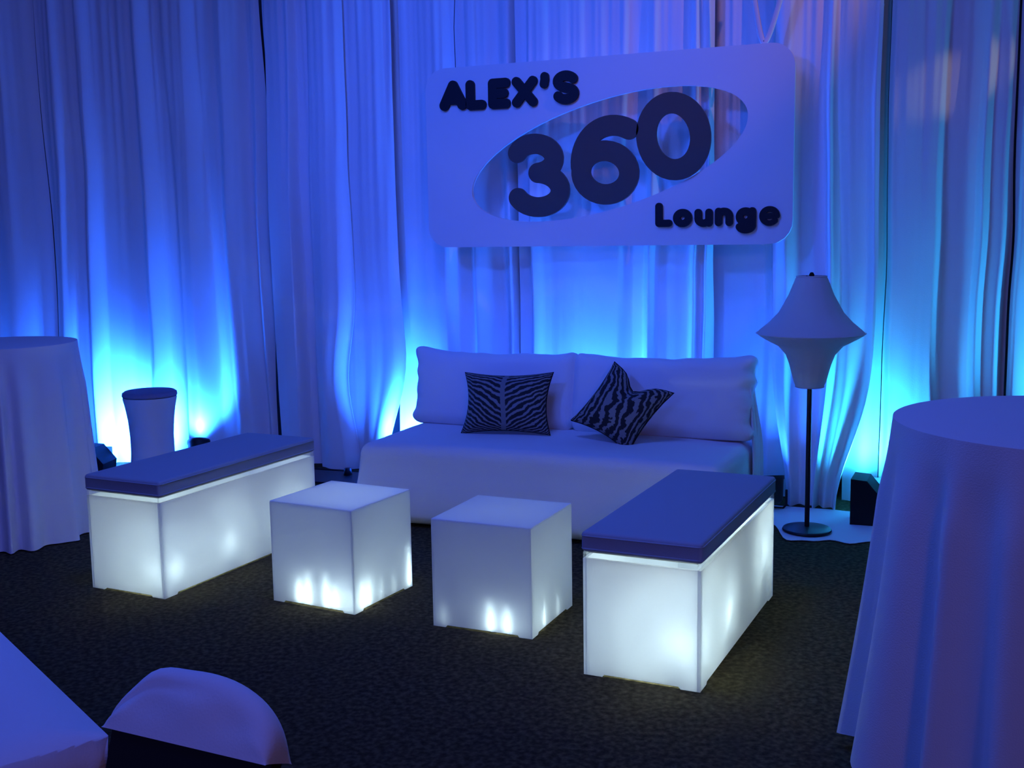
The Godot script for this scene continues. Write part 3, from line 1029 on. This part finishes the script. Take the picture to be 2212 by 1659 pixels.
func make_foreground() -> void:
	# rectangular table: the corner and two edges come into view
	var dir := Vector3(-0.882, 0, -0.471)
	var side := Vector3(-0.471, 0, 0.882)
	var yaw := atan2(-dir.z, dir.x)
	var t := thing("dining_table", "rectangular table under a plain white cloth beside the round backed chair", "table", Vector3(-1.47, 0, -1.515), yaw)
	# local x runs along dir; find which local z is the table's inside
	var inward := 1.0 if (Basis(Vector3.UP, yaw) * Vector3(0, 0, 1)).dot(side) > 0 else -1.0
	var l := 1.8
	var w := 0.9
	var h := 0.745
	var tb := MB.new()
	tb.rbox(Vector3(l / 2, h - 0.018, inward * w / 2), Vector3(l - 0.02, 0.025, w - 0.02), 0.004, 2)
	obj("tabletop", tb, M.board, t)
	for q in [[0.12, 0.1], [l - 0.12, 0.1], [0.12, w - 0.1], [l - 0.12, w - 0.1]]:
		var lg := MB.new()
		lg.lathe(PackedVector2Array([Vector2(0, 0), Vector2(0.016, 0), Vector2(0.016, h - 0.032), Vector2(0, h - 0.032)]), Vector3(q[0], 0, inward * q[1]), 12)
		obj("leg", lg, M.steel, t)
	# cloth: ring of points round the table, falling to the hem and closing in on the top
	var ring := PackedVector2Array()
	var nrm := PackedVector2Array()
	for k in 60:
		ring.append(Vector2(l * k / 60.0, 0)); nrm.append(Vector2(0, -1))
	for k in 30:
		ring.append(Vector2(l, w * k / 30.0)); nrm.append(Vector2(1, 0))
	for k in 60:
		ring.append(Vector2(l - l * k / 60.0, w)); nrm.append(Vector2(0, 1))
	for k in 30:
		ring.append(Vector2(0, w - w * k / 30.0)); nrm.append(Vector2(-1, 0))
	var n := ring.size()
	var p := PackedVector3Array()
	for i in n:
		var corner := minf(minf(ring[i].distance_to(Vector2.ZERO), ring[i].distance_to(Vector2(l, 0))), minf(ring[i].distance_to(Vector2(l, w)), ring[i].distance_to(Vector2(0, w))))
		for j in 14:
			var q := ring[i]
			var y := h
			if j < 10:
				var dn := 1.0 - j / 9.0
				y = h - 0.004 - dn * 0.55
				var rip := 0.02 * sin(i * 0.55) * dn - 0.05 * dn * exp(-pow(corner / 0.08, 2.0))
				q += nrm[i] * rip
			else:
				var k := (j - 9) / 4.0
				q = ring[i].lerp(Vector2(clampf(ring[i].x, w / 2, l - w / 2), w / 2), k * 0.995)
			p.append(Vector3(q.x, y, inward * q.y))
	var c := MB.new()
	if inward < 0:
		c.sheet(p, n, 14, 0.003, true)
	else:
		var pr := PackedVector3Array()
		for i in n:
			for j in 14:
				pr.append(p[(n - 1 - i) * 14 + j])
		c.sheet(pr, n, 14, 0.003, true)
	obj("tablecloth", c, M.cloth, t)
	# chair with a rounded back wearing a white cap
	var at := Vector3(-1.272, 0, -1.512)
	var ch := thing("chair", "black round backed chair with a white fabric cap over its backrest", "chair", at, -0.045)
	var hw := 0.182
	var yc := 0.76
	var back := PackedVector2Array([Vector2(-hw + 0.03, 0.43), Vector2(hw - 0.03, 0.43), Vector2(hw - 0.004, yc)])
	var cap := PackedVector2Array()
	for k in 33:
		var a := PI * k / 32.0
		var q := Vector2(cos(a) * hw, yc + 0.122 * pow(sin(a), 0.85))
		# a pinched shoulder on the cap
		q.y += 0.01 * exp(-pow((a - 2.15) / 0.25, 2.0))
		q.x -= 0.006 * exp(-pow((a - 2.25) / 0.2, 2.0))
		cap.append(q)
		if k > 0 and k < 32:
			back.append(Vector2(q.x * 0.965, yc + (q.y - yc) * 0.93))
	back.append(Vector2(-hw + 0.004, yc))
	var bb := MB.new()
	bb.prism(back, Vector3(0, 0, -0.014), Vector3.RIGHT, Vector3.UP, 0.028)
	var lean := Transform3D(Basis(Vector3.RIGHT, -0.4), Vector3.ZERO)
	lean.origin = Vector3(0, yc, 0) - lean.basis * Vector3(0, yc, 0)
	obj("backrest", bb, M.matte_black, ch).transform = lean
	# cap: padded shell, thicker at the middle
	var cb := MB.new()
	for sd in [1.0, -1.0]:
		var pp := PackedVector3Array()
		for i in 33:
			for j in 16:
				var k := sin(PI / 2 * j / 15.0)
				var base := Vector2(lerpf(hw, -hw, i / 32.0), yc - 0.002)
				var q := base.lerp(cap[i], k)
				var puff := 0.016 * sqrt(maxf(0.0, 1.0 - pow(k, 8.0))) + 0.022 * sqrt(maxf(0.0, 1.0 - k * k))
				puff -= 0.006 * exp(-pow((k - 0.74) / 0.07, 2.0)) * smoothstep(0.35, 0.7, i / 32.0)
				puff += 0.004 * exp(-pow((k - 0.5) / 0.2, 2.0)) * sin(i * 0.5)
				pp.append(Vector3(q.x, q.y, sd * puff))
		cb.grid(pp, 33, 16, false, sd > 0)
	obj("cap", cb, M.cloth, ch).transform = lean
	var st := MB.new()
	st.rbox(Vector3(0, 0.425, 0.34), Vector3(0.38, 0.05, 0.38), 0.02, 3)
	obj("seat", st, M.matte_black, ch)
	for q in [[-0.15, 0.19], [0.15, 0.19], [-0.15, 0.49], [0.15, 0.49]]:
		var lg := MB.new()
		lg.lathe(PackedVector2Array([Vector2(0, 0), Vector2(0.011, 0), Vector2(0.014, 0.4), Vector2(0, 0.4)]), Vector3(q[0], 0, q[1]), 10)
		obj("leg", lg, M.black, ch)

func make_floor_cloth() -> void:
	# surplus drape cloth lying on the carpet under the lamp and the wedge uplight
	var p := PackedVector3Array()
	for i in 40:
		for j in 14:
			var u := i / 39.0
			var v := j / 13.0
			var x := lerpf(-1.22, -0.2, u)
			var z0 := -6.62
			var z1 := -6.02 + 0.1 * fold_noise.get_noise_2d(u * 160.0, 900.0) + 0.1 * sin(u * 5.0) - 0.35 * smoothstep(0.22, 0.0, u)
			p.append(Vector3(x, 0.0065 + 0.004 * absf(fold_noise.get_noise_2d(x * 120.0, v * 60.0)), lerpf(z1, z0, v)))
	var c := MB.new()
	c.sheet(p, 40, 14, 0.003)
	var o := obj("floor_cloth", c, M.cloth)
	tag(o, "loose white cloth spread on the carpet under the floor lamp base", "cloth")
	# black foot plate and cable of the drape stand between bench and sofa
	var t := thing("drape_stand_foot", "black steel foot plate at the drape between the far lit bench and the sofa", "stand foot", Vector3(-4.13, 0, -6.40), 0.05)
	var b := MB.new()
	b.rbox(Vector3(0, 0.008, 0), Vector3(0.6, 0.014, 0.34), 0.004, 2)
	obj("plate", b, M.steel, t)
	var up := MB.new()
	up.lathe(PackedVector2Array([Vector2(0, 0.015), Vector2(0.03, 0.015), Vector2(0.024, 0.06), Vector2(0, 0.06)]), Vector3(0.1, 0, -0.08), 16)
	obj("socket", up, M.steel, t)
	var cable := MB.new()
	var path := PackedVector3Array()
	for k in 40:
		var u := k / 39.0
		path.append(Vector3(lerpf(-4.75, -3.85, u), 0.009, -6.6 + 0.01 * sin(u * 9.0)))
	cable.tube(path, 0.006, 8)
	tag(obj("power_cable", cable, M.black), "black power cable along the foot of the drape by the sofa end", "cable")

# ------------------------------------------------------------------ room
func make_room() -> void:
	var f := MB.new()
	f.rbox(Vector3(-2.5, -0.06, -1.5), Vector3(13.4, 0.12, 13.0), 0.0, 1)
	struct("floor", f, M.carpet)
	var c := MB.new()
	c.rbox(Vector3(-2.5, 4.65, -1.5), Vector3(13.4, 0.1, 13.0), 0.0, 1)
	struct("ceiling", c, M.ceiling)
	for q in [["wall_back", Vector3(-2.5, 2.3, -7.6), Vector3(13.4, 4.6, 0.2)], ["wall_front", Vector3(-2.5, 2.3, 4.6), Vector3(13.4, 4.6, 0.2)], ["wall_left", Vector3(-8.8, 2.3, -1.5), Vector3(0.2, 4.6, 12.0)], ["wall_right", Vector3(3.8, 2.3, -1.5), Vector3(0.2, 4.6, 12.0)]]:
		var b := MB.new()
		b.rbox(q[1], q[2], 0.0, 1)
		struct(q[0], b, M.wall)

func unseen_wash(at: Vector3, size: float, c: Color, energy: float, label: String, tilt := Vector3.DOWN) -> void:  # square fixture out of view, placed to light seats and drape
	var t := thing("unseen_wash_light", label, "light", at, 0.0, "unseen wash lights around the lounge")
	t.basis = Basis.looking_at(tilt, Vector3.FORWARD if absf(tilt.normalized().y) > 0.9 else Vector3.UP)
	var b := MB.new()
	b.rbox(Vector3(0, 0, 0.05), Vector3(size + 0.06, size + 0.06, 0.08), 0.01, 2)
	obj("housing", b, M.black, t)
	var l := MB.new()
	l.rbox(Vector3(0, 0, 0.004), Vector3(size, size, 0.01), 0.002, 2)
	obj("diffuser", l, glow(c, 0.6), t)
	var a := AreaLight3D.new()
	a.name = "area_light"
	a.light_color = c
	a.light_energy = energy
	a.area_size = Vector2(size, size)
	a.area_range = 30
	a.area_attenuation = 2
	a.shadow_enabled = true
	t.add_child(a)
	a.position = Vector3(0, 0, -0.01)

func make_room_lights() -> void:
	unseen_wash(Vector3(-2.2, 4.5, -3.5), 1.2, WASH, 8.5, "unseen square blue wash light over the lounge, lighting the seat tops")
	unseen_wash(Vector3(-0.2, 4.5, 0.8), 1.2, WASH, 1.5, "unseen square blue wash light near the ceiling, lighting the seating")
	unseen_wash(Vector3(-2.0, 3.3, 4.4), 1.6, WASH, 10.0, "unseen square blue wash light facing the drape and lighting it", Vector3(-0.1, -0.12, -1.0))
	unseen_wash(Vector3(2.6, 3.2, 2.6), 0.8, AMBER, 1.5, "unseen square warm light high at the side, warming the front faces", Vector3(-0.6, -0.35, -1.0))
	# warm pin spots out of view, placed to light patches of the drape
	var warm := Color(1.0, 0.72, 0.5).linear_to_srgb()
	unseen_head_light("unseen_pin_spotlight", Vector3(0.6, 4.3, -5.6), Vector3(-1.55, 2.75, -6.75), 1.3, 15.0, AMBER, 0.055, 0.02, "unseen warm spotlight near the ceiling aimed at the drape over the sign")
	unseen_head_light("unseen_pin_spotlight", Vector3(2.6, 3.6, -5.6), Vector3(-0.25, 2.42, -6.75), 1.5, 3.4, warm, 0.055, 0.02, "unseen warm pin spotlight by the side wall aimed along the drape")
	unseen_head_light("unseen_wash_spotlight", Vector3(-3.7, 4.2, -0.9), Vector3(-2.9, 2.35, -6.6), 17.0, 22.0, Color(0.02, 0.095, 1.0).linear_to_srgb(), 0.2, 0.2, "large unseen blue spotlight near the ceiling aimed at the sign")  # out of view, placed to light the sign blue

func unseen_head_light(called: String, at: Vector3, to: Vector3, energy: float, angle: float, c: Color, r: float, soft: float, label: String) -> void:
	var t := thing(called, label, "spotlight", at, 0.0)
	var d := (to - at).normalized()
	t.basis = Basis(Quaternion(Vector3.UP, d))
	var h := MB.new()
	h.lathe(PackedVector2Array([Vector2(0, -2.2 * r), Vector2(0.9 * r, -2.2 * r), Vector2(1.1 * r, 0.3 * r), Vector2(r, 0.3 * r), Vector2(0.95 * r, 0.0)]), Vector3.ZERO, 20)
	obj("housing", h, M.black, t)
	var l := MB.new()
	l.lathe(PackedVector2Array([Vector2(0, 0.0), Vector2(0.95 * r, 0.0), Vector2(0.75 * r, 0.1 * r), Vector2(0, 0.14 * r)]), Vector3.ZERO, 20)
	obj("lens", l, glow(c, 2.0), t)
	var y := MB.new()
	y.tube(PackedVector3Array([Vector3(-1.2 * r, -0.8 * r, 0), Vector3(-1.3 * r, -2.6 * r, 0), Vector3(0, -3.0 * r, 0), Vector3(1.3 * r, -2.6 * r, 0), Vector3(1.2 * r, -0.8 * r, 0)]), 0.01, 8)
	obj("yoke", y, M.black, t)
	spot(t, Vector3(0, 0.35 * r + soft * 0.2, 0), Vector3.UP, c, energy, angle, 0.8, soft)

func _ready() -> void:
	rng.seed = 7
	fold_noise.seed = 3
	fold_noise.frequency = 0.02
	fold_noise.fractal_octaves = 2
	# camera: eye height 1.64 m, turned 23.5 degrees from the drape's normal
	var cam := Camera3D.new()
	cam.name = "camera"
	cam.fov = 37.13
	cam.near = 0.05
	cam.far = 100.0
	add_child(cam)
	var fwd := Vector3(-0.395, -0.135, -0.909).normalized()
	var right := Vector3(0.918, -0.016, -0.397)
	right = (right - fwd * right.dot(fwd)).normalized()
	cam.transform = Transform3D(Basis(right, right.cross(fwd), -fwd), Vector3(0, 1.643, 0))
	cam.current = true
	var env := Environment.new()
	env.background_mode = Environment.BG_COLOR
	env.background_color = Color(0, 0, 0)
	env.tonemap_mode = Environment.TONE_MAPPER_LINEAR
	env.tonemap_exposure = 1.0
	env.sdfgi_enabled = true
	env.ssao_enabled = true
	env.ssil_enabled = true
	var we := WorldEnvironment.new()
	we.name = "world_environment"
	we.environment = env
	add_child(we)
	make_materials()
	make_room_lights()
	make_room()
	make_drapes()
	make_uplights()
	make_sofa()
	# lit furniture: [x, z] inside the box measured from its near corner
	bench(Vector3(-3.456, 0, -3.964), deg_to_rad(-2.66), [[-0.06, -0.08, 0.095, 0.08], [-0.065, -0.46, 0.105, 0.11], [-0.12, -0.95, 0.05, 0.12]], "lit frosted acrylic bench beside the tall draped table", "beside the tall draped table")
	bench(Vector3(-0.946, 0, -3.808), deg_to_rad(-1.75), [[-0.085, -0.075, 0.22, 0.12], [-0.055, -0.4, 0.05, 0.13], [-0.065, -1.0, 0.14, 0.22]], "lit frosted acrylic bench beside the table with the flared cloth", "beside the flared cloth table")
	lit_cube(Vector3(-2.533, 0, -4.087), deg_to_rad(-5.24), [[-0.3, -0.024, 0.8, 0.09], [-0.25, -0.024, 1.0, 0.12], [-0.15, -0.024, 0.9, 0.12], [-0.1, -0.026, 0.6, 0.08], [-0.024, -0.06, 0.8, 0.1], [-0.024, -0.11, 0.6, 0.1], [-0.026, -0.2, 0.2, 0.07], [-0.026, -0.3, 0.15, 0.07], [-0.024, -0.425, 0.7, 0.16]], 0.003, "lit frosted acrylic cube table beside the end of the far bench", "beside the far bench")
	lit_cube(Vector3(-1.704, 0, -4.085), deg_to_rad(-0.63), [[-0.185, -0.024, 0.9, 0.1], [-0.11, -0.024, 0.8, 0.08], [-0.4, -0.026, 0.12, 0.06], [-0.024, -0.13, 0.45, 0.07], [-0.026, -0.28, 0.2, 0.06]], 0.003, "lit frosted acrylic cube table beside the near bench", "beside the near bench")
	make_tables()
	make_lamp()
	make_sign()
	make_pillows()
	make_floor_cloth()
	make_foreground()
